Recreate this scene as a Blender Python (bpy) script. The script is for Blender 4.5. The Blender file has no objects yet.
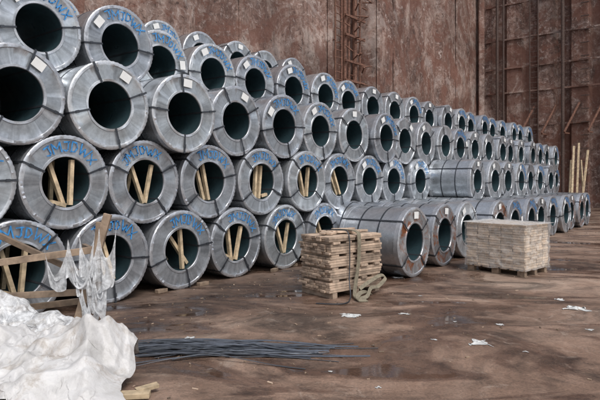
import bpy, math, random
import numpy as np
from mathutils import Vector, Matrix, noise
random.seed(7)
scn=bpy.context.scene
H=1.68; F=544.0
def g(px,py):
    d=H*F/(py-180.0); return Vector(((px-300)/F*d,d,0))
def at(px,py,d):
    return Vector(((px-300)/F*d,d,H+(180-py)/F*d))
TH=math.radians(38.6)
P0=Vector((-2.59,7.42,0)); D=Vector((math.sin(TH),math.cos(TH),0)); N=Vector((math.cos(TH),-math.sin(TH),0))
def W(s,n,z=0): return P0+D*s+N*n+Vector((0,0,z))

# ------------------------------------------------------------ materials
def newmat(name):
    m=bpy.data.materials.new(name); m.use_nodes=True
    nt=m.node_tree; b=nt.nodes['Principled BSDF']; return m,nt,b
def node(nt,t,**k):
    n=nt.nodes.new(t)
    for a,v in k.items(): setattr(n,a,v)
    return n
def coords(nt,kind='Object',scale=(1,1,1),rnd=False):
    tc=node(nt,'ShaderNodeTexCoord'); mp=node(nt,'ShaderNodeMapping')
    mp.inputs['Scale'].default_value=scale
    nt.links.new(tc.outputs[kind],mp.inputs['Vector'])
    if rnd:
        oi=node(nt,'ShaderNodeObjectInfo'); ml=node(nt,'ShaderNodeMath',operation='MULTIPLY'); ml.inputs[1].default_value=57.0
        nt.links.new(oi.outputs['Random'],ml.inputs[0]); nt.links.new(ml.outputs[0],mp.inputs['Location'])
    return mp.outputs[0]
def nz(nt,vec,scale,detail=6,rough=.6,dist=0):
    n=node(nt,'ShaderNodeTexNoise'); n.inputs['Scale'].default_value=scale; n.inputs['Detail'].default_value=detail
    n.inputs['Roughness'].default_value=rough; n.inputs['Distortion'].default_value=dist
    nt.links.new(vec,n.inputs['Vector']); return n.outputs[0]
def ramp(nt,val,stops):
    r=node(nt,'ShaderNodeValToRGB'); e=r.color_ramp.elements
    while len(e)<len(stops): e.new(.5)
    for i,(p,c) in enumerate(stops):
        e[i].position=p; e[i].color=(c[0],c[1],c[2],1) if not isinstance(c,(int,float)) else (c,c,c,1)
    nt.links.new(val,r.inputs[0]); return r.outputs[0]
def mix(nt,fac,a,b,mode='MIX'):
    m=node(nt,'ShaderNodeMix',data_type='RGBA',blend_type=mode)
    for i,v in ((0,fac),(6,a),(7,b)):
        if isinstance(v,(int,float)): m.inputs[i].default_value=v if i==0 else (v,v,v,1)
        elif isinstance(v,tuple): m.inputs[i].default_value=(*v,1)
        else: nt.links.new(v,m.inputs[i])
    return m.outputs[2]
def bump(nt,b,h,strength=.3,dist=.02):
    n=node(nt,'ShaderNodeBump'); n.inputs['Strength'].default_value=strength; n.inputs['Distance'].default_value=dist
    nt.links.new(h,n.inputs['Height']); nt.links.new(n.outputs[0],b.inputs['Normal'])

def steel(name,base,rough,metal,dirt=.5,rust=0.0,var=.25,scale=3,radial=False):
    m,nt,b=newmat(name)
    v=coords(nt,'Object',rnd=True)
    n1=nz(nt,v,scale,5,.65,.6); n2=nz(nt,v,scale*9,3,.6); n3=nz(nt,v,1.3,2,.5)
    c=ramp(nt,n1,[(.3,tuple(x*(1-dirt) for x in base)),(.5,tuple(x*.92 for x in base)),(.7,tuple(min(1,x*1.15) for x in base))])
    c=mix(nt,.3,c,ramp(nt,n2,[(.3,.35),(.7,1.0)]),'MULTIPLY')
    rg=n1
    if radial:
        vo=coords(nt,'Object'); ml=node(nt,'ShaderNodeVectorMath',operation='MULTIPLY'); ml.inputs[1].default_value=(1,0,1)
        nt.links.new(vo,ml.inputs[0]); nm=node(nt,'ShaderNodeVectorMath',operation='NORMALIZE'); nt.links.new(ml.outputs[0],nm.inputs[0])
        oi=node(nt,'ShaderNodeObjectInfo'); m3=node(nt,'ShaderNodeMath',operation='MULTIPLY'); m3.inputs[1].default_value=40; nt.links.new(oi.outputs['Random'],m3.inputs[0])
        ad=node(nt,'ShaderNodeVectorMath',operation='ADD'); nt.links.new(nm.outputs[0],ad.inputs[0]); nt.links.new(m3.outputs[0],ad.inputs[1])
        r1=nz(nt,ad.outputs[0],1.5,6,.60,.2)
        c=mix(nt,.9,c,ramp(nt,r1,[(.34,.50),(.46,1.0),(.54,.78),(.64,1.45)]),'MULTIPLY')  # brushed-metal highlights painted into the base colour as radial light and dark streaks
        rg=r1
    oi=node(nt,'ShaderNodeObjectInfo')
    rr=ramp(nt,oi.outputs['Random'],[(0,(1-var,1-var,1-var*.9)),(1,(1,1,1))])
    c=mix(nt,1.0,c,rr,'MULTIPLY')
    if rust>0:
        rf=ramp(nt,nz(nt,v,4,6,.7,1),[(.62-rust*.3,0.0),(.72-rust*.2,1.0)])
        c=mix(nt,rf,c,(.30,.11,.045))
    nt.links.new(c,b.inputs['Base Color']); b.inputs['Metallic'].default_value=metal
    nt.links.new(ramp(nt,rg,[(.3,rough+.14),(.7,rough-.08)]),b.inputs['Roughness'])
    bump(nt,b,n3,.5,.04)
    return m
M_face=steel('galvanised_face',(.60,.645,.68),.30,.62,.30,radial=True)
M_rust=steel('galvanised_face_rusty',(.56,.58,.60),.36,.55,.35,rust=.46,radial=True)
M_rim=steel('galvanised_rim',(.72,.75,.78),.33,.65,.35,scale=8)
M_body=steel('galvanised_wrap',(.70,.74,.77),.26,.78,.35,scale=2)
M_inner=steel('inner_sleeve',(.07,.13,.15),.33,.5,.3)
M_strap=steel('steel_strap',(.09,.10,.115),.45,.6,.3)
def plain(name,c,rough=.7,var=.3,scale=12,bmp=.2,metal=0):
    m,nt,b=newmat(name); v=coords(nt,'Object',rnd=True)
    n=nz(nt,v,scale,5,.65)
    nt.links.new(ramp(nt,n,[(.3,tuple(x*(1-var) for x in c)),(.7,tuple(min(1,x*(1+var)) for x in c))]),b.inputs['Base Color'])
    b.inputs['Roughness'].default_value=rough; b.inputs['Metallic'].default_value=metal
    bump(nt,b,n,bmp,.01); return m
M_blue=plain('blue_spray_paint',(.04,.25,.58),.6,.5,22)
M_label=plain('paper_label',(.78,.79,.78),.7,.08,8)
def woodmat(name,c,gs=(2,30,30),var=.35):
    m,nt,b=newmat(name); v=coords(nt,'Object')
    tcn=nz(nt,coords(nt,'Object',gs),1.0,5,.6,.5)
    n2=nz(nt,v,7,3,.6)
    col=ramp(nt,tcn,[(.3,tuple(x*(1-var) for x in c)),(.7,tuple(min(1,x*(1+var*.6)) for x in c))])
    col=mix(nt,.5,col,ramp(nt,n2,[(.35,.45),(.6,1.0)]),'MULTIPLY')
    at_=node(nt,'ShaderNodeAttribute',attribute_name='tone')
    col=mix(nt,1.0,col,at_.outputs['Color'],'MULTIPLY')
    nt.links.new(col,b.inputs['Base Color']); b.inputs['Roughness'].default_value=.75
    bump(nt,b,tcn,.3,.006); return m
M_wood=woodmat('pale_timber',(.70,.55,.36),(12,12,12))
M_lumber=woodmat('sawn_lumber',(.58,.44,.33),(9,9,9))
M_oldwood=woodmat('weathered_wood',(.38,.28,.20),(10,10,10))
M_pack=woodmat('packed_boards',(.82,.66,.50),(8,8,8),.25)

# wall
def rustwall(name,tint=1.0):
    m,nt,b=newmat(name)
    v=coords(nt,'Object',(1,1,.5)); vi=coords(nt,'Object',(1,1,1)); vs=coords(nt,'Object',(1,1,.10))
    a=nz(nt,v,.55,7,.70,1.2); s=nz(nt,vs,2.2,6,.75,.8); f=nz(nt,vi,4.5,7,.78,.8); blot=nz(nt,vi,.38,7,.72,1.8); big=nz(nt,vi,.13,4,.6,.8)
    t=tint
    c=ramp(nt,a,[(.30,(.10*t,.055*t,.042*t)),(.44,(.20*t,.115*t,.09*t)),(.55,(.32*t,.21*t,.17*t)),(.68,(.50*t,.40*t,.35*t))])
    c=mix(nt,.7,c,ramp(nt,s,[(.33,.40),(.48,.92),(.64,1.25)]),'MULTIPLY')
    c=mix(nt,ramp(nt,f,[(.53,0.0),(.62,.8)]),c,(.54*t,.44*t,.40*t))
    c=mix(nt,ramp(nt,f,[(.37,.9),(.46,0.0)]),c,(.075*t,.04*t,.032*t))
    c=mix(nt,ramp(nt,blot,[(.49,0.0),(.55,.75)]),c,(.19*t,.082*t,.056*t))
    c=mix(nt,ramp(nt,blot,[(.36,.55),(.44,0.0)]),c,(.42*t,.35*t,.32*t))
    c=mix(nt,1.0,c,ramp(nt,big,[(.38,.62),(.60,1.15)]),'MULTIPLY')
    nt.links.new(c,b.inputs['Base Color']); b.inputs['Roughness'].default_value=.8
    h=mix(nt,.5,f,a); bump(nt,b,h,.8,.12); return m
M_wall=rustwall('rusted_bulkhead',.86); M_wall2=rustwall('rusted_bulkhead_end',.95)
M_rustpipe=plain('rusted_pipe',(.18,.09,.062),.8,.6,14,.5)
M_darkpipe=plain('dark_pipe',(.09,.06,.05),.8,.5,14,.5)
# ground
m,nt,b=newmat('hold_floor'); M_ground=m
v=coords(nt,'Object'); vst=coords(nt,'Object',(.6,1.0,1))
a=nz(nt,v,.35,7,.68,.9); f=nz(nt,v,5,6,.7,.3); ff=nz(nt,v,45,4,.75); st=nz(nt,vst,.9,8,.72,1.8)
c=ramp(nt,a,[(.32,(.11,.066,.045)),(.46,(.20,.127,.09)),(.57,(.285,.195,.145)),(.70,(.39,.30,.235))])
c=mix(nt,.85,c,ramp(nt,st,[(.36,.36),(.46,.85),(.60,1.25)]),'MULTIPLY')
c=mix(nt,.6,c,ramp(nt,f,[(.32,.45),(.5,1.0),(.7,1.15)]),'MULTIPLY')
c=mix(nt,.6,c,ramp(nt,ff,[(.35,.5),(.5,1.0),(.68,1.35)]),'MULTIPLY')
c=mix(nt,ramp(nt,nz(nt,v,1.9,8,.8,1.4),[(.56,0.0),(.64,.5)]),c,(.42,.34,.28))
sx=node(nt,'ShaderNodeSeparateXYZ'); nt.links.new(v,sx.inputs[0])
def mth(op,x,y):
    n=node(nt,'ShaderNodeMath',operation=op)
    for i,q in enumerate((x,y)):
        if isinstance(q,(int,float)): n.inputs[i].default_value=q
        else: nt.links.new(q,n.inputs[i])
    return n.outputs[0]
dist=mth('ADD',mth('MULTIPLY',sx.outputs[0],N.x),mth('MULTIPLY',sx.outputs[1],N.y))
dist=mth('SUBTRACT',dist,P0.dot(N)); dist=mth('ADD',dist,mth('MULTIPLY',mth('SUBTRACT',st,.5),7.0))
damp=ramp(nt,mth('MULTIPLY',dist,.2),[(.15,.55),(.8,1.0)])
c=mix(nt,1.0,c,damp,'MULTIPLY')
wet=nz(nt,coords(nt,'Object',(.5,1.1,1)),.8,6,.62,1.2)
wf=ramp(nt,wet,[(.48,0.0),(.54,1.0)]); pud=ramp(nt,wet,[(.575,0.0),(.60,1.0)])
c=mix(nt,wf,c,mix(nt,1.0,c,(.60,.55,.53),'MULTIPLY'))
c=mix(nt,pud,c,mix(nt,1.0,c,(.7,.7,.72),'MULTIPLY'))
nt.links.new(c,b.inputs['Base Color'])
rg=mix(nt,wf,ramp(nt,ff,[(.35,.6),(.6,.85)]),ramp(nt,f,[(.35,.14),(.6,.42)]))
rg=mix(nt,pud,rg,.07)
nt.links.new(rg,b.inputs['Roughness'])
bump(nt,b,mix(nt,pud,mix(nt,.4,f,ff),.5),.5,.03)
def film(name,c,alpha,rough=.3):
    m,nt,b=newmat(name); v=coords(nt,'Object'); n=nz(nt,v,9,5,.7,1)
    nt.links.new(ramp(nt,n,[(.3,tuple(x*.75 for x in c)),(.7,c)]),b.inputs['Base Color'])
    b.inputs['Roughness'].default_value=rough
    nt.links.new(ramp(nt,n,[(.35,alpha*.5),(.65,min(1,alpha*1.4))]),b.inputs['Alpha'])
    bump(nt,b,n,.4,.01); return m
M_film=film('stretch_film',(.84,.83,.81),.30,.15); M_film2=film('torn_film',(.78,.80,.82),.68)
M_filmtop=film('top_film',(.82,.81,.79),.7)
m,nt,b=newmat('white_tarpaulin'); M_bag=m
v=coords(nt,'Object'); n=nz(nt,v,4,6,.65,.4); n2=nz(nt,v,60,3,.6)
c=ramp(nt,n,[(.3,(.40,.39,.375)),(.5,(.55,.545,.54)),(.7,(.64,.64,.64))])
c=mix(nt,ramp(nt,nz(nt,v,2.6,7,.7,1),[(.54,0.0),(.64,.6)]),c,(.32,.27,.22))
nt.links.new(c,b.inputs['Base Color']); b.inputs['Roughness'].default_value=.40
bump(nt,b,mix(nt,.7,n2,nz(nt,v,14,5,.7,1.2)),.45,.02)
M_scrap=plain('plastic_scrap',(.60,.61,.60),.45,.2,9,.3)
M_belt=plain('webbing_belt',(.20,.175,.125),.8,.4,20,.3)
M_rod=steel('steel_strip',(.30,.33,.37),.35,.8,.4)

# ------------------------------------------------------------ mesh helper
class MB:
    def __init__(s): s.v=[];s.f=[];s.m=[];s.t=[]
    def add(s,vs,fs,mat=0,tone=1.0):
        o=len(s.v); s.v+= [tuple(x) for x in vs]
        for f in fs: s.f.append([i+o for i in f]); s.m.append(mat); s.t.append(tone)
    def box(s,c,size,R=None,mat=0,tone=1.0):
        x,y,z=[q/2 for q in size]; R=R or Matrix.Identity(3); c=Vector(c)
        vs=[c+R@Vector((i*x,j*y,k*z)) for i in(-1,1) for j in(-1,1) for k in(-1,1)]
        s.add(vs,[(0,1,3,2),(4,6,7,5),(0,4,5,1),(2,3,7,6),(0,2,6,4),(1,5,7,3)],mat,tone)
    def beam(s,p,q,w,h,mat=0,tone=1.0,up=Vector((0,0,1))):
        p=Vector(p);q=Vector(q); d=(q-p); L=d.length; d.normalize()
        if abs(d.dot(up))>.98: up=Vector((1,0,0))
        x=d.cross(up).normalized(); z=x.cross(d)
        R=Matrix((x,d,z)).transposed(); s.box((p+q)/2,(w,L,h),R,mat,tone)
    def tube(s,pts,r,mat=0,seg=10,tone=1.0,caps=True):
        pts=[Vector(p) for p in pts]
        vs=[]
        for i,p in enumerate(pts):
            d=(pts[min(i+1,len(pts)-1)]-pts[max(i-1,0)]).normalized()
            up=Vector((0,0,1)) if abs(d.z)<.9 else Vector((1,0,0))
            x=d.cross(up).normalized(); z=x.cross(d)
            for k in range(seg):
                a=2*math.pi*k/seg; vs.append(p+x*math.cos(a)*r+z*math.sin(a)*r)
        fs=[]
        for i in range(len(pts)-1):
            for k in range(seg):
                k2=(k+1)%seg; fs.append((i*seg+k,i*seg+k2,(i+1)*seg+k2,(i+1)*seg+k))
        if caps: fs.append(tuple(range(seg))[::-1]); fs.append(tuple((len(pts)-1)*seg+k for k in range(seg)))
        s.add(vs,fs,mat,tone)
    def ribbon(s,pts,wdir,w,th,mat=0,tone=1.0):
        pts=[Vector(p) for p in pts]; wdir=Vector(wdir).normalized(); vs=[]
        for i,p in enumerate(pts):
            d=(pts[min(i+1,len(pts)-1)]-pts[max(i-1,0)]).normalized(); n=d.cross(wdir).normalized()
            for a,bb in((-1,-1),(1,-1),(1,1),(-1,1)): vs.append(p+wdir*a*w/2+n*bb*th/2)
        fs=[(0,1,2,3)]
        for i in range(len(pts)-1):
            for k in range(4): fs.append((i*4+k,(i+1)*4+k,(i+1)*4+(k+1)%4,i*4+(k+1)%4))
        e=(len(pts)-1)*4; fs.append((e+3,e+2,e+1,e)); s.add(vs,fs,mat,tone)
    def mesh(s,name,mats,smooth=None):
        me=bpy.data.meshes.new(name); me.from_pydata(s.v,[],s.f)
        for mm in mats: me.materials.append(mm)
        me.polygons.foreach_set('material_index',s.m)
        at_=me.attributes.new('tone','FLOAT_COLOR','FACE')
        at_.data.foreach_set('color',[x for t in s.t for x in (t,t,t,1)])
        me.update()
        if smooth is not None:
            me.polygons.foreach_set('use_smooth',[True]*len(me.polygons)); me.set_sharp_from_angle(angle=math.radians(smooth))
        return me
    def obj(s,name,mats,smooth=None,bevel=0,parent=None,loc=None):
        o=bpy.data.objects.new(name,s.mesh(name,mats,smooth)); scn.collection.objects.link(o)
        if bevel:
            bm=o.modifiers.new('bevel','BEVEL'); bm.width=bevel; bm.segments=2; bm.limit_method='ANGLE'
        if parent: o.parent=parent
        return o
def empty(name):
    o=bpy.data.objects.new(name,None); scn.collection.objects.link(o); return o

# ---------- tiny cloth solver: gives real folds to film, tarpaulin and scraps
def cloth(P,fac,steps,collide,pins=None,grav=.0012,seed=1,jit=.012,damp=.94,bend=.25,kdiv=9):
    rs=np.random.RandomState(seed); X=P.copy(); ny,nx,_=X.shape
    offs=[(0,1,1.),(1,0,1.),(1,1,.6),(1,-1,.6),(0,2,bend),(2,0,bend)]
    def sl(a,dy,dx):
        y0=slice(0,ny-dy); y1=slice(dy,ny)
        if dx>=0: x0=slice(0,nx-dx); x1=slice(dx,nx)
        else: x0=slice(-dx,nx); x1=slice(0,nx+dx)
        return (y0,x0),(y1,x1)
    rest=[]
    for dy,dx,w in offs:
        A_,B_=sl(X,dy,dx); rest.append(np.linalg.norm(P[B_]-P[A_],axis=2)*fac)
    k=max(4,nx//kdiv)
    lowr=rs.randn(ny//k+2,nx//k+2,3)
    yy=np.linspace(0,lowr.shape[0]-1.001,ny); xx=np.linspace(0,lowr.shape[1]-1.001,nx)
    yi=yy.astype(int); xi=xx.astype(int); fy=(yy-yi)[:,None,None]; fx=(xx-xi)[None,:,None]
    L=(lowr[yi][:,xi]*(1-fy)*(1-fx)+lowr[yi+1][:,xi]*fy*(1-fx)+lowr[yi][:,xi+1]*(1-fy)*fx+lowr[yi+1][:,xi+1]*fy*fx)
    X+=L*jit*2.5+rs.randn(ny,nx,3)*jit*.25
    Xp=X.copy(); pinp=P.copy()
    for it in range(steps):
        V=(X-Xp)*damp; Xp=X.copy(); X=X+V; X[:,:,2]-=grav
        for q in range(8):
            C=np.zeros_like(X); Wt=np.zeros((ny,nx,1))
            for (dy,dx,w),r in zip(offs,rest):
                A_,B_=sl(X,dy,dx); d=X[B_]-X[A_]; l=np.linalg.norm(d,axis=2)+1e-9
                cor=(d*((l-r)/l*.5*w)[:,:,None]); C[A_]+=cor; C[B_]-=cor; Wt[A_]+=w; Wt[B_]+=w
            X+=C/Wt*1.8
            if pins is not None: X[pins]=pinp[pins]
        if collide is not None: X=collide(X,Xp)
    return X
def clothobj(name,X,mat,parent=None,sub=1,smooth=True):
    ny,nx,_=X.shape; s=MB()
    s.add([tuple(p) for p in X.reshape(-1,3)],[(j*nx+i,j*nx+i+1,(j+1)*nx+i+1,(j+1)*nx+i) for j in range(ny-1) for i in range(nx-1)])
    o=s.obj(name,[mat],80,parent=parent)
    if sub: md=o.modifiers.new('s','SUBSURF'); md.levels=sub; md.render_levels=sub
    return o
def grid(c00,c10,c01,c11,nx,ny,rag=0,seed=0):
    P=np.zeros((ny,nx,3))
    for j in range(ny):
        for i in range(nx):
            u=i/(nx-1); v_=j/(ny-1)
            uu=.5+(u-.5)*(1+rag*2*noise.noise(Vector((v_*3.1,seed*1.7,0)))); vv=.5+(v_-.5)*(1+rag*2*noise.noise(Vector((u*3.1,seed*2.3+9,0))))
            P[j,i]=c00.lerp(c10,uu).lerp(c01.lerp(c11,uu),vv)
    return P
def floorcol(X,Xp,h=.006):
    lo=X[:,:,2]<h
    X[:,:,2]=np.maximum(X[:,:,2],h); X[lo,:2]=X[lo,:2]*.5+Xp[lo,:2]*.5
    return X

# ------------------------------------------------------------ coils
GL={'J':(.6,[[(.1,.95),(.6,1),(.45,1),(.45,.2),(.25,0),(.05,.15)]]),
    'M':(.85,[[(.0,0),(.08,1),(.4,.35),(.72,1),(.8,0)]]),
    'D':(.7,[[(.08,0),(.08,1),(.4,.95),(.62,.5),(.4,.05),(.02,0)]]),
    'W':(.95,[[(0,1),(.22,0),(.45,.7),(.68,0),(.9,1)]]),
    'X':(.7,[[(0,1),(.65,0)],[(.62,1),(0,0)]])}
def coil_mesh(name,seed,L=1.2,text=False,wood=0,label=False,straps=(0.8,2.4,3.9,5.4),rust=False,ta=0.0,la=None):
    rnd=random.Random(seed); mb=MB(); NS=120
    RI=.322
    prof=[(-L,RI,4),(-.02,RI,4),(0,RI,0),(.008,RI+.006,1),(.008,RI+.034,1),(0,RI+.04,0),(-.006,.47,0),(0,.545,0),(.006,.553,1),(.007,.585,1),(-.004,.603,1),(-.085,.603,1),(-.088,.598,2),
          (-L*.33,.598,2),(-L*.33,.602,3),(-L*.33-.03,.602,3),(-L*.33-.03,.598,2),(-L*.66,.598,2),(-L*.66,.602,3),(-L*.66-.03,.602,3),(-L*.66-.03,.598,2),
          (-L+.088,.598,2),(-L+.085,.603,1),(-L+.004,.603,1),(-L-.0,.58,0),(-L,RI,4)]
    vs=[]
    ph=rnd.uniform(0,6)
    for (y,r,mt) in prof:
        for k in range(NS):
            a=2*math.pi*k/NS; dy=0;dr=0
            if y>-.09 and r>.55: dy=(.005 if k%2 else -.003)*(1 if r<.6 else .6)*rnd.uniform(.3,1.6)+.004*math.sin(5*a+ph); dr=(.0022 if k%2 else -.0022) if r>.6 else 0
            if y>-.09 and .35<r<=.55: dy=.005*math.sin(3*a+ph)+.004*math.sin(7*a+2*ph)
            if r>.59: dr+=.003*math.sin(4*a+ph+y*2)
            vs.append((-(r+dr)*math.sin(a),y+dy,(r+dr)*math.cos(a)))
    for i in range(len(prof)-1):
        mt=prof[i+1][2]
        if i==0: mt=4
        fs=[]
        for k in range(NS):
            k2=(k+1)%NS; fs.append((i*NS+k,(i+1)*NS+k,(i+1)*NS+k2,i*NS+k2))
        if i==0: mb.add(vs,fs,mt)
        else:
            for f in fs: mb.f.append(list(f)); mb.m.append(mt); mb.t.append(1)
    for a in straps:
        a+=rnd.uniform(-.12,.12)
        u=Vector((-math.sin(a),0,math.cos(a))); x=Vector((math.cos(a),0,math.sin(a)))
        R=Matrix((x,Vector((0,1,0)),u)).transposed()
        mb.box(u*.464+Vector((0,.017,0)),(.026,.003,.292),R,3)
        mb.box(u*.6095+Vector((0,-L/2,0)),(.026,L+.036,.003),R,3)
        mb.box(u*(RI-.004)+Vector((0,-L/2,0)),(.026,L+.03,.003),R,3)
        mb.box(u*.50+Vector((0,.022,0)),(.036,.006,.05),R,3)
    if text:
        word='JMJDWX'; h=.13; rb=.40; a=-.60+ta
        for ch in word:
            w,st=GL[ch]; sc=.145*rnd.uniform(.85,1.12); jz=rnd.uniform(-.012,.012); hh=h*rnd.uniform(.85,1.08)
            for pl in st:
                P=[]
                for (u_,v_) in pl:
                    r=rb+jz+v_*hh; aa=a+(u_*sc+rnd.uniform(-.006,.006))/.47
                    P.append(Vector((-r*math.sin(aa),.013,r*math.cos(aa))))
                for p,q in zip(P[:-1],P[1:]):
                    d=(q-p).normalized(); nn=Vector((d.z,0,-d.x))*rnd.uniform(.0065,.010); e=d*.006
                    mb.add([p-nn-e,p+nn-e,q+nn+e,q-nn+e],[(0,1,2,3)],5)
            a+=(w*sc+.02)/.47
    if label:
        a=la if la is not None else ta+rnd.uniform(-.3,.3)+(.95 if text else 0)
        u=Vector((-math.sin(a),0,math.cos(a))); x=Vector((math.cos(a),0,math.sin(a)))
        R=Matrix((x,Vector((0,1,0)),u)).transposed()
        mb.box(u*.465+Vector((0,.025,0)),(.16,.002,.12),R,6)
    if wood:
        if wood==1: V=[((-.02,-.30),(-.16,.26)),((.05,-.30),(.13,.28)),((-.2,-.23),(.0,-.30))]
        elif wood==2: V=[((.10,-.29),(-.10,.29)),((.02,-.30),(-.20,.23))]
        elif wood==3: V=[((-.10,-.29),(.02,.30)),((.0,-.31),(.13,.28)),((.18,-.25),(.05,-.27))]
        elif wood==4: V=[((.0,-.31),(-.19,.24)),((.03,-.31),(.17,.25))]
        else: V=[((.16,-.26),(-.14,.27)),((.02,-.31),(.05,.31))]
        for (p,q) in V:
            y=rnd.uniform(-.14,-.05)
            mb.beam((-p[0],y,p[1]),(-q[0],y-.02,q[1]),.05,rnd.uniform(.05,.075),7,rnd.uniform(.8,1.1),up=Vector((0,1,0)))
            mb.beam((-p[0],y-.5,p[1]),(-q[0],y-.52,q[1]),.05,.05,7,rnd.uniform(.8,1.1),up=Vector((0,1,0)))
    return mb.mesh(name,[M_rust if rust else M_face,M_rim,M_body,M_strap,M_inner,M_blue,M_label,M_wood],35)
WT=[coil_mesh('coil_wood_text_%d'%i,i,text=True,wood=1+i%5,straps=[(1.2,2.6,3.8,5.2),(1.5,3.1,4.6),(1.0,2.2,4.1,5.4)][i%3],ta=[0,-.1,.12,-.35,.2][i%5]) for i in range(7)]
PT=[coil_mesh('coil_text_%d'%i,20+i,text=True,label=True,ta=[.35,.1,.5,.2][i],la=[-.5,1.35,-.45,-.75][i],straps=(1.5+.1*i,3.1,4.7)) for i in range(4)]
PL=[coil_mesh('coil_plain_%d'%i,40+i,label=i!=3,la=[.05,-.5,.55,0][i],straps=[(.75,2.4,3.9,5.45),(.9,2.8,4.6),(.3,1.9,3.6,5.2),(1.1,2.9,4.4,5.8)][i]) for i in range(4)]
RU=coil_mesh('coil_rusty',60,label=True,rust=True)
base_rot=math.atan2(-N.x,N.y)
def coil(s,n,z,me,jit=.05,roll=.14,yaw=.0):
    o=bpy.data.objects.new('steel_coil',me); scn.collection.objects.link(o)
    o.matrix_world=Matrix.Translation(W(s,n+random.uniform(-jit,jit),z))@Matrix.Rotation(base_rot+yaw+random.uniform(-.02,.02),4,'Z')@Matrix.Rotation(random.uniform(-roll,roll),4,'Y')
    return o
SP=1.235; RH=math.sqrt(1.215**2-(SP/2)**2); R0=.606
def z(l): return R0+(l-1)*RH
wi=0
for k in range(-4,20):
    s=k*SP; wi+=1
    coil(s,0,z(1),WT[(wi*3)%7] if k<7 else random.choice(PT),.07)
    coil(s,-1.35,z(1),PL[k%3]); coil(s,-2.65,z(1),PL[k%3])
for k in range(-4,20):
    s=(k+.5)*SP; wi+=1
    coil(s,0,z(2),WT[(wi*3)%7] if k<5 else random.choice(PT+WT[:1]),.07)
    coil(s,-1.35,z(2),PL[k%3]); coil(s,-2.65,z(2),PL[k%3])
for k in range(-4,20):
    s=k*SP
    coil(s,0,z(3),PL[(k*2)%4] if k<3 else random.choice(PL+PT),.1,.5 if k<3 else .3)
    coil(s,-1.35,z(3),PL[k%3]); coil(s,-2.65,z(3),PL[k%3]); coil(s,-3.95,z(3),PL[k%3])
for k in range(-4,20):
    s=(k+.5)*SP
    n=-.75 if k<1 else -1.35
    coil(s,n,z(4),random.choice(PT+PL[:1]),.09,.3)
    coil(s,n-1.35,z(4),PL[k%3]); coil(s,-4.0,z(4),PL[k%3])
for k in range(-2,8):
    coil(k*SP,-3.8,z(5),random.choice(PT+PL),.1)
ss=[4.42,5.9,7.3]
for i,s in enumerate(ss):
    coil(s,2.33-.1*i,z(1),RU if i<2 else PL[1],0,.3)
    if i: coil(s,1.07-.1*i,z(1),PL[i],0)
s=8.55; k=0
while s<19:
    coil(s,2.4,z(1),random.choice(PL+PT+[RU]),.06); 
    coil(s,1.15,z(1),PL[0],.03)
    if s<18 and k>0: coil(s+SP/2,1.22,z(2),random.choice(PT+PL),.05)
    s+=SP; k+=1
mb=MB()
for k in range(-2,6):
    for q in(-.33,.33):
        if random.random()<.25: continue
        c=W(k*SP+q+random.uniform(-.06,.06),.02+random.uniform(-.1,.04)); R=Matrix.Rotation(-TH+math.pi/2+random.uniform(-.5,.5),3,'Z')
        mb.box(c+Vector((0,0,.028)),(random.uniform(.14,.26),.08,.055),R,0,random.uniform(.5,.8))
mb.obj('timber_chocks',[M_oldwood],bevel=.005)

# ------------------------------------------------------------ ground
mb=MB(); mb.add([(-300,-300,0),(300,-300,0),(300,300,0),(-300,300,0)],[(0,1,2,3)]); mb.obj('ground',[M_ground])

# ------------------------------------------------------------ bulkheads
NW=-7.0; SE=32.3; HW=17
wall=MB()
prof=[(-25,NW),(2.6,NW),(2.75,NW-.3),(5.8,NW-.3),(5.95,NW),(15.0,NW),(15.25,NW-.7),(18.5,NW-.7),(18.8,NW),(22.4,NW),(22.6,NW-.25),(26.2,NW-.25),(26.4,NW),(SE,NW)]
for (a,b_) in zip(prof[:-1],prof[1:]):
    L=W(*b_)-W(*a); ns=max(1,int(L.length/.35)); nzv=48; vs=[]
    nn=Vector((L.y,-L.x,0)).normalized()
    for j in range(nzv+1):
        for i in range(ns+1):
            p=W(*a)+L*(i/ns)+Vector((0,0,HW*j/nzv)); 
            if 0<i<ns: p+=nn*(.10*noise.noise(p*.55)+.05*noise.noise(p*1.6))
            vs.append(p)
    wall.add(vs,[(j*(ns+1)+i,j*(ns+1)+i+1,(j+1)*(ns+1)+i+1,(j+1)*(ns+1)+i) for j in range(nzv) for i in range(ns)])
for s in (-12,-7,9.5,20.6,28.6):
    wall.beam(W(s,NW+.04,0),W(s,NW+.04,HW),.09,.09)
wall.beam(W(14.9,NW+.07,0),W(14.9,NW+.07,HW),.2,.2); wall.beam(W(18.95,NW+.07,0),W(18.95,NW+.07,HW),.16,.16)
wall.obj('side_bulkhead_wall',[M_wall],40)
ew=MB(); n=NW
pts=[(n,0)]
while n<16:
    pts+=[(n+.9,0),(n+1.1,.35),(n+1.75,.35),(n+1.95,0)]; n+=1.95
for (n0,d0),(n1,d1) in zip(pts[:-1],pts[1:]):
    p=W(SE+d0,n0); q=W(SE+d1,n1); ew.add([p,q,q+Vector((0,0,HW)),p+Vector((0,0,HW))],[(0,1,2,3)])
ew.beam(W(SE-.2,NW+.3,0),W(SE-.2,NW+.3,HW),.35,.35)
for zz in (5.2,7.4,9.0,10.9,13.2): ew.beam(W(SE-.05,NW+.6,zz),W(SE-.05,16,zz),.09,.10)
ew.obj('end_bulkhead_wall',[M_wall2])
lad=MB(); sL=15.9; nL=NW-.35
for q in(0,.5): lad.tube([W(sL+q,nL,0),W(sL+q,nL,HW)],.045,0)
zz=.3
while zz<HW: lad.tube([W(sL,nL,zz),W(sL+.5,nL,zz)],.022,0,6); zz+=.33
for zz in (2,6,8,10,14):
    for q in(0,.5): lad.tube([W(sL+q,nL,zz),W(sL+q,NW-.7,zz)],.03,0,6)
lad.obj('wall_ladder',[M_rustpipe],30)
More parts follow.
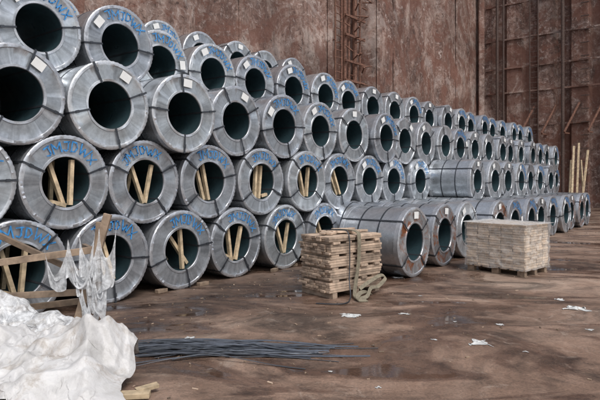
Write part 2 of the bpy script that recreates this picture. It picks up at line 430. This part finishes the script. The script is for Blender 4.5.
pp=MB()
for q,r in ((.9,.09),(1.25,.06),(1.75,.11),(2.2,.05)): pp.tube([W(sL+q,NW-.45,0),W(sL+q,NW-.45,HW)],r,0,12)
for zz in (5.4,6.3,7.2,8.4,9.3,10.5):
    pp.beam(W(sL+.75,NW-.3,zz),W(sL+2.4,NW-.3,zz),.08,.1)
for i in range(26):
    zz=5+i*.26; q=random.uniform(.6,2.3); pp.tube([W(sL+q,NW-.3,zz),W(sL+q+random.uniform(-.5,.5),NW+.1,zz+random.uniform(-.35,.3))],.035,0,6)
pp.obj('rusty_pipes',[M_rustpipe],30)
ep=MB()
for nn,r in ((-5.6,.09),(-5.2,.06),(-1.6,.1)): ep.tube([W(SE-.22,nn,0),W(SE-.22,nn,HW)],r,0,10)
ep.obj('wall_pipe',[M_darkpipe],30)
el=MB()
for nn in(-3.55,-3.05): el.tube([W(SE-.2,nn,1.5),W(SE-.2,nn,HW)],.04,0,8)
zz=1.6
while zz<HW: el.tube([W(SE-.2,-3.55,zz),W(SE-.2,-3.05,zz)],.02,0,6); zz+=.33
for nn in(-.6,.9,2.4):
    zz=2.
    while zz<HW: el.beam(W(SE-.16,nn,zz),W(SE-.16,nn+.45,zz),.1,.05); zz+=.8
el.obj('wall_ladder',[M_darkpipe],30)
br=MB()
for i in range(6):
    nn=-4+i*1.3; br.tube([W(SE-.05,nn+.7,6.4),W(SE-.7,nn,4.6)],.07,0,8); br.beam(W(SE,nn+.1,4.55),W(SE-.7,nn,4.55),.1,.08)
br.obj('wall_brackets',[M_rustpipe],30)
tb=MB()
for i,(px0,px1,t) in enumerate(((571,574,146),(576,579,143),(580,588,150),(585,581,160),(568,571,160))):
    p=at(px0,180,23.5+.1*i); p.z=0; q=at(px1,t,24.2); tb.beam(p,q,.08,.05,0,random.uniform(.8,1.1))
tb.obj('leaning_timbers',[M_wood],bevel=.004)

# ------------------------------------------------------------ lumber stack
lm=MB(); C=Vector((.42,7.62,0)); A=Vector((.77,.64,0)).normalized(); B=Vector((-A.y,A.x,0))
R=Matrix((A,B,Vector((0,0,1)))).transposed(); rnd=random.Random(3)
LA,LB=1.08,.68
for i in range(3): lm.box(C+A*(.1+i*.44)+B*LB/2+Vector((0,0,.04)),(.09,LB,.08),R,0,.7)
zz=.082; layer=0
while zz<.84:
    th=.036
    if layer%5==4:
        npl=4
        for i in range(npl):
            lm.box(C+A*(.12+i*(LA-.24)/(npl-1))+B*(LB/2+rnd.uniform(-.03,.03))+Vector((0,0,zz+th/2)),(rnd.uniform(.1,.16),LB,th-.002),R,0,rnd.uniform(.7,1.1))
    else:
        for half in(0,1):
            u=0
            while u<LB-.03:
                w=rnd.uniform(.07,.11)
                if u+w>LB+.02: break
                Ll=LA/2-.012
                R2=R@Matrix.Rotation(rnd.uniform(-.03,.03),3,'Z')
                lm.box(C+A*(Ll/2+half*LA/2+rnd.uniform(-.025,.025))+B*(u+w/2)+Vector((0,0,zz+th/2)),(Ll,w-.006,th-.004),R2,0,rnd.uniform(.55,1.2))
                u+=w
    zz+=th; layer+=1
for i in range(9):
    R2=R@Matrix.Rotation(rnd.uniform(-.5,.5),3,'Z')
    lm.box(C+A*rnd.uniform(.2,.9)+B*rnd.uniform(.1,.6)+Vector((0,0,zz+.018+.002*i)),(rnd.uniform(.3,.5),.08,.03),R2,0,rnd.uniform(.8,1.2))
lm.obj('lumber_stack',[M_lumber],bevel=.003)
bl=MB(); T=zz+.06
def lp(a,b_,h): return C+A*a+B*b_+Vector((0,0,h))
def smooth(P,n=6):
    out=[];P=[P[0]]+P+[P[-1]]
    for i in range(1,len(P)-2):
        for k in range(n):
            t=k/n;p0,p1,p2,p3=P[i-1:i+3]
            out.append(.5*((2*p1)+(p2-p0)*t+(2*p0-5*p1+4*p2-p3)*t*t+(3*p1-p0-3*p2+p3)*t**3))
    return out+[P[-1]]
bl.ribbon(smooth([lp(.62,.6,T-.02),lp(.58,.3,T),lp(.55,.02,T-.01),lp(.53,-.05,T-.1),lp(.50,-.07,.5),lp(.42,-.09,.2),lp(.34,-.15,.05),lp(.25,-.3,.03)]),A,.07,.008)
bl.ribbon(smooth([lp(.25,-.3,.03),lp(.4,-.33,.05),lp(.62,-.2,.12),lp(.86,-.12,.10),lp(1.05,-.1,.2),lp(1.0,-.05,.24),lp(.7,-.12,.2),lp(.45,-.14,.12)]),B+Vector((0,0,.8)),.06,.01)
bl.ribbon(smooth([lp(.7,-.12,.02),lp(.5,-.2,.08),lp(.3,-.28,.09),lp(.2,-.34,.03),lp(.32,-.4,.02)]),B+Vector((0,0,.5)),.07,.012)
bl.obj('webbing_belt',[M_belt],60)
cb=MB(); cb.tube(smooth([lp(.42,.6,T-.02),lp(.38,.2,T+.01),lp(.36,0,T-.02),lp(.35,-.04,.6),lp(.32,-.06,.25),lp(.2,-.2,.03),lp(-.1,-.35,.02),lp(-.35,-.1,.02)]),.009,0,6)
cb.obj('black_cable',[M_strap],60)

# ------------------------------------------------------------ wrapped board pack on pallet
pk=empty('wrapped_pallet_load'); C=Vector((3.86,9.33,0)); A=Vector((-.74,.82,0)).normalized(); B=Vector((A.y,-A.x,0))
R=Matrix((A,-B,Vector((0,0,1)))).transposed()
LA,LB=1.12,.9
pl=MB()
for j in range(3):
    for i in range(3): pl.box(C+A*(.08+i*(LA-.16)/2)+B*(.06+j*(LB-.12)/2)+Vector((0,0,.055)),(.13,.1,.09),R,0,rnd.uniform(.7,1))
for j in range(3): pl.box(C+A*LA/2+B*(.06+j*(LB-.12)/2)+Vector((0,0,.005)),(LA,.1,.01),R,0,.8)
for i in range(7): pl.box(C+A*(.05+i*(LA-.1)/6)+B*LB/2+Vector((0,0,.112)),(.11,LB+.04,.022),R,0,rnd.uniform(.7,1))
pl.obj('pallet',[M_oldwood],bevel=.004,parent=pk)
bd=MB(); zz=.125; 
while zz<.86:
    th=.043
    for i in range(5):
        for j in range(4):
            w=LA/5; d=LB/4
            bd.box(C+A*((i+.5)*w+rnd.uniform(-.012,.012))+B*((j+.5)*d+rnd.uniform(-.012,.012))+Vector((0,0,zz+th/2)),(w-.008,d-.008,th-.005),R@Matrix.Rotation(rnd.uniform(-.03,.03),3,'Z'),0,rnd.uniform(.7,1.15))
    zz+=th
bd.obj('board_pack',[M_pack],bevel=.004,parent=pk)
def nv(p,sc,seed=0): return noise.noise_vector(Vector(p)*sc+Vector((seed*13.1,seed*7.7,seed*3.3)))
fl=MB(); nu,nvn=140,50; vs=[]
per=2*(LA+LB)
for j in range(nvn+1):
    h=.11+(zz+.012-.11)*j/nvn
    for i in range(nu):
        t=i/nu*per
        if t<LA: p=A*t
        elif t<LA+LB: p=A*LA+B*(t-LA)
        elif t<2*LA+LB: p=A*(LA-(t-LA-LB))+B*LB
        else: p=B*(LB-(t-2*LA-LB))
        cen=A*LA/2+B*LB/2; o=(p-cen).normalized()
        q=C+p+o*.034+Vector((0,0,h)); dn=nv((q.x,q.y,q.z*1.5+q.x),5,1); d2=nv((q.x*.6,q.y*.6,q.z*1.2+q.y*.5),20,2); q+=o*((abs(dn.x)*1.4-.3)*.03+d2.x*.012)+Vector((0,0,dn.y*.03)); vs.append(q)
fs=[(j*nu+i,j*nu+(i+1)%nu,(j+1)*nu+(i+1)%nu,(j+1)*nu+i) for j in range(nvn) for i in range(nu)]
fl.add(vs,fs)
fl.obj('stretch_film',[M_film],60,parent=pk)
q0=C+Vector((0,0,zz+.035)); e=.03
Pt=grid(q0-A*e-B*e,q0+A*(LA+e)-B*e,q0-A*e+B*(LB+e),q0+A*(LA+e)+B*(LB+e),46,40,.03,5)
def col_top(X,Xp):
    X[:,:,2]=np.clip(X[:,:,2],zz+.006,zz+.07); return X
clothobj('film_top',cloth(Pt,1.10,60,col_top,seed=4,jit=.008),M_filmtop,pk)

# ------------------------------------------------------------ loose steel strips
rd=MB(); rnd=random.Random(11)
for i in range(75):
    L0=rnd.uniform(1.0,1.95); x0=-1.66+rnd.uniform(-.12,.15) if rnd.random()<.8 else -1.25+rnd.uniform(-.2,.2)
    y0=5.36+rnd.gauss(0,.16); y1=5.40+rnd.gauss(0,.10)+.12*(rnd.random()-.5)*2; cz=rnd.uniform(.006,.09)
    if i%12==0: y1+=rnd.choice((.35,-.28))
    amp=rnd.uniform(-.06,.06); P=[]
    for k in range(13):
        t=k/12; P.append(Vector((x0+L0*t,y0+(y1-y0)*t+amp*math.sin(math.pi*t)+.01*math.sin(9*t+i),.006+cz*max(0,math.sin(math.pi*min(1,t*1.1+.05)))*(1-.5*t))))
    rd.ribbon(P,(0,1,.5*rnd.uniform(-1,1)),.019,.003,0)
rd.obj('steel_strip_bundle',[M_rod])

# ------------------------------------------------------------ broken crate on the left
cr=empty('broken_crate'); cm=MB(); d=5.95
def cp(px,py,dd=d): return at(px,py,dd)
cm.beam(cp(74,334,5.95),cp(108,214,6.0),.085,.05,0,1.1,up=Vector((0,1,0)))
cm.beam(cp(92,312,6.3),cp(100,222,6.3),.08,.05,0,.8,up=Vector((0,1,0)))
cm.beam(cp(-40,268,5.9),cp(92,250,6.05),.05,.075,0,1.05)
cm.beam(cp(-30,222,6.1),cp(86,276,6.1),.05,.06,0,.6)
cm.beam(cp(-60,300,5.9),cp(84,292,6.0),.04,.07,0,.8)
cm.beam(cp(-60,318,6.2),cp(90,300,6.3),.05,.07,0,.7)
cm.beam(cp(-20,334,5.95),cp(-14,225,5.95),.09,.05,0,1.0,up=Vector((0,1,0)))
cm.beam(cp(92,250,6.05),cp(84,246,6.9),.05,.06,0,.7)
cm.beam(cp(84,292,6.0),cp(100,284,6.8),.05,.06,0,.7)
cm.obj('frame',[M_oldwood],bevel=.004,parent=cr)
def hang(name,a,b_,c_,dd,nx,ny,fac,seed,pinf,steps=70,col=None,jit=.02):
    P=grid(a,b_,c_,dd,nx,ny,.15,seed); pins=np.zeros((ny,nx),bool)
    for (j,i) in pinf: pins[int(j*(ny-1)),int(i*(nx-1))]=True
    X=cloth(P,fac,steps,col or (lambda X,Xp:floorcol(X,Xp)),pins,seed=seed,jit=jit)
    clothobj(name,X,M_film2,cr)
hang('torn_film_1',cp(74,232,5.86),cp(120,222,5.9),cp(78,268,5.8),cp(116,276,5.85),56,60,1.45,2,[(0,.1),(0,.55),(0,.95),(.5,.2),(.9,.4),(.6,.8)],60,jit=.035)
hang('torn_film_2',cp(40,246,5.86),cp(98,228,5.9),cp(58,256,5.8),cp(104,258,5.85),60,30,1.4,5,[(0,0),(0,.5),(0,1),(.8,.8),(.7,.3)],50,jit=.03)
hang('torn_film_4',cp(76,270,5.84),cp(104,268,5.9),cp(80,312,5.75),cp(98,304,5.8),40,50,1.45,9,[(0,0),(0,1),(.6,.5),(.3,.2),(.85,.3)],60,jit=.03)
# film heap lying over the bottom rails
rs=np.random.RandomState(4); RD=[(rs.uniform(0,math.pi),rs.uniform(6,26),rs.uniform(0,6)) for _ in range(16)]
def ridges(x,y):
    r=np.zeros_like(x)
    for (an,fr,ph) in RD:
        t=x*math.cos(an)+y*math.sin(an)+.07*np.sin(6*y+ph)+.06*np.sin(8*x+ph*2)
        r+=np.clip(1-np.abs(np.sin(t*fr*.5+ph))*1.6,0,1)*(1.0/fr)*(.5+.5*np.sin(3.1*x*math.sin(ph)+4.3*y*math.cos(ph)+ph*3))
    return r
def domes(x,y,lumps):
    h=np.zeros_like(x)
    for (a,b_,hh,rx,ry) in lumps:
        q=((x-a)/rx)**2+((y-b_)/ry)**2; h=h+(hh*np.exp(-q))**3
    return h**(1/3.)
fl_l=[(-3.1,5.85,.30,.3,.25),(-2.62,5.72,.26,.25,.2),(-2.3,5.6,.20,.2,.2),(-3.6,5.8,.33,.3,.3),(-2.85,5.5,.13,.3,.2)]
def filmcol(X,Xp):
    h=domes(X[:,:,0],X[:,:,1],fl_l); h=h+ridges(X[:,:,0],X[:,:,1])*.5*np.clip(h*8,0,1)+.006
    lo=X[:,:,2]<h; X[:,:,2]=np.maximum(X[:,:,2],h); X[lo,:2]=X[lo,:2]*.3+Xp[lo,:2]*.7; return X
V=Vector
hang('film_heap',V((-3.9,5.35,.4)),V((-2.15,5.3,.35)),V((-3.9,6.1,.42)),V((-2.2,5.95,.38)),120,60,1.3,8,[],110,filmcol,.025)
of=MB()
for i in range(16):
    p=g(random.uniform(-15,62),random.uniform(334,352)); a=random.uniform(-.6,.6)
    dv=Vector((math.cos(a),math.sin(a),random.uniform(-.04,.08)))*random.uniform(.12,.3); p.z=.03+random.random()*.10
    of.beam(p-dv,p+dv,.08,.035,0,random.uniform(.5,.95))
of.obj('timber_offcuts',[M_wood],bevel=.003)

# ------------------------------------------------------------ crumpled tarpaulin sack, front left
lumps=[(-1.68,4.62,.44,.26,.24),(-1.98,4.52,.36,.34,.3),(-2.4,4.55,.36,.42,.3),(-2.1,4.15,.24,.5,.32),(-1.68,4.22,.20,.28,.26),(-2.75,4.3,.36,.4,.4)]
def bagcol(X,Xp):
    h=domes(X[:,:,0],X[:,:,1],lumps); h=h+ridges(X[:,:,0],X[:,:,1])*.75*np.clip(h*6,0,1)+.008
    lo=X[:,:,2]<h
    X[:,:,2]=np.maximum(X[:,:,2],h); X[lo,:2]=X[lo,:2]*.25+Xp[lo,:2]*.75; return X
Pb=grid(V((-3.0,3.72,.42)),V((-1.26,3.82,.42)),V((-2.95,4.92,.42)),V((-1.42,4.90,.42)),180,130,.10,3)
clothobj('white_tarpaulin_sack',cloth(Pb,1.22,110,bagcol,seed=6,jit=.02,grav=.0022,bend=.2,kdiv=22),M_bag)
wb=MB()
wb.beam(g(136,396)+Vector((0,0,.04)),g(158,391)+Vector((0,0,.05)),.07,.03,0,.8)
wb.beam(g(60,402)+Vector((0,0,.03)),g(150,398)+Vector((0,0,.03)),.09,.04,0,.8)
wb.obj('wood_board',[M_wood],bevel=.003)

# ------------------------------------------------------------ litter
for i,(px,py,w) in enumerate(((350,316,.26),(480,343,.22),(576,309,.34),(405,314,.12),(500,325,.12),(560,300,.14),(398,278,.22),(190,338,.10),(434,340,.06),(120,338,.2),(250,345,.09),(590,330,.1),(455,322,.05),(378,388,.05),(420,296,.08),(525,352,.05),(330,372,.04))):
    c=g(px,py); a=random.uniform(-.5,.5); X_=Vector((math.cos(a),math.sin(a),0))*w/2; Y_=Vector((-math.sin(a),math.cos(a),0))*w/2.6
    c.z=.03
    P=grid(c-X_-Y_,c+X_-Y_,c-X_+Y_,c+X_+Y_,22,16,.3,i)
    clothobj('plastic_scrap',cloth(P,1.2,50,lambda X,Xp:floorcol(X,Xp,.005),seed=i,jit=w*.07),M_scrap)
lt=MB(); rnd=random.Random(5)
for i in range(1300):
    s=rnd.uniform(-4,18); n=abs(rnd.gauss(0,2.8))+.1; p=W(s,n); r=rnd.uniform(.003,.015)
    if p.y<3.3: continue
    R=Matrix.Rotation(rnd.uniform(0,3),3,'Z')@Matrix.Rotation(rnd.uniform(-.4,.4),3,'X')
    lt.box(p+Vector((0,0,r*.35)),(r*rnd.uniform(1,4),r,r*.7),R,rnd.choice((0,0,0,1)),rnd.uniform(.3,1.1))
lt.obj('floor_litter',[M_oldwood,M_lumber])

# ------------------------------------------------------------ camera & light
cam=bpy.data.cameras.new('camera'); co=bpy.data.objects.new('camera',cam); scn.collection.objects.link(co)
co.location=(0,0,H); co.rotation_euler=(math.pi/2,0,0); cam.sensor_width=36; cam.lens=36*F/600; cam.shift_y=-20/600; cam.clip_end=1000
scn.camera=co
w=bpy.data.worlds.new('World'); scn.world=w; w.use_nodes=True; nt=w.node_tree; bg=nt.nodes['Background']
EL,AZ=math.radians(55),math.radians(150)
sky=node(nt,'ShaderNodeTexSky',sky_type='NISHITA'); sky.sun_disc=False; sky.sun_elevation=EL; sky.sun_rotation=AZ; sky.dust_density=4; sky.air_density=1
hs=node(nt,'ShaderNodeHueSaturation'); hs.inputs['Saturation'].default_value=.55
nt.links.new(sky.outputs[0],hs.inputs['Color']); nt.links.new(hs.outputs[0],bg.inputs['Color']); bg.inputs['Strength'].default_value=.15
sl=bpy.data.lights.new('sun','SUN'); sl.energy=1.5; sl.angle=math.radians(25); sl.color=(1,.98,.95)
so=bpy.data.objects.new('sun',sl); scn.collection.objects.link(so)
dirv=Vector((math.sin(AZ)*math.cos(EL),math.cos(AZ)*math.cos(EL),math.sin(EL)))
so.rotation_euler=dirv.to_track_quat('Z','Y').to_euler(); so.location=(5,-5,20)
scn.view_settings.view_transform='Standard'; scn.view_settings.look='None'; scn.view_settings.exposure=0
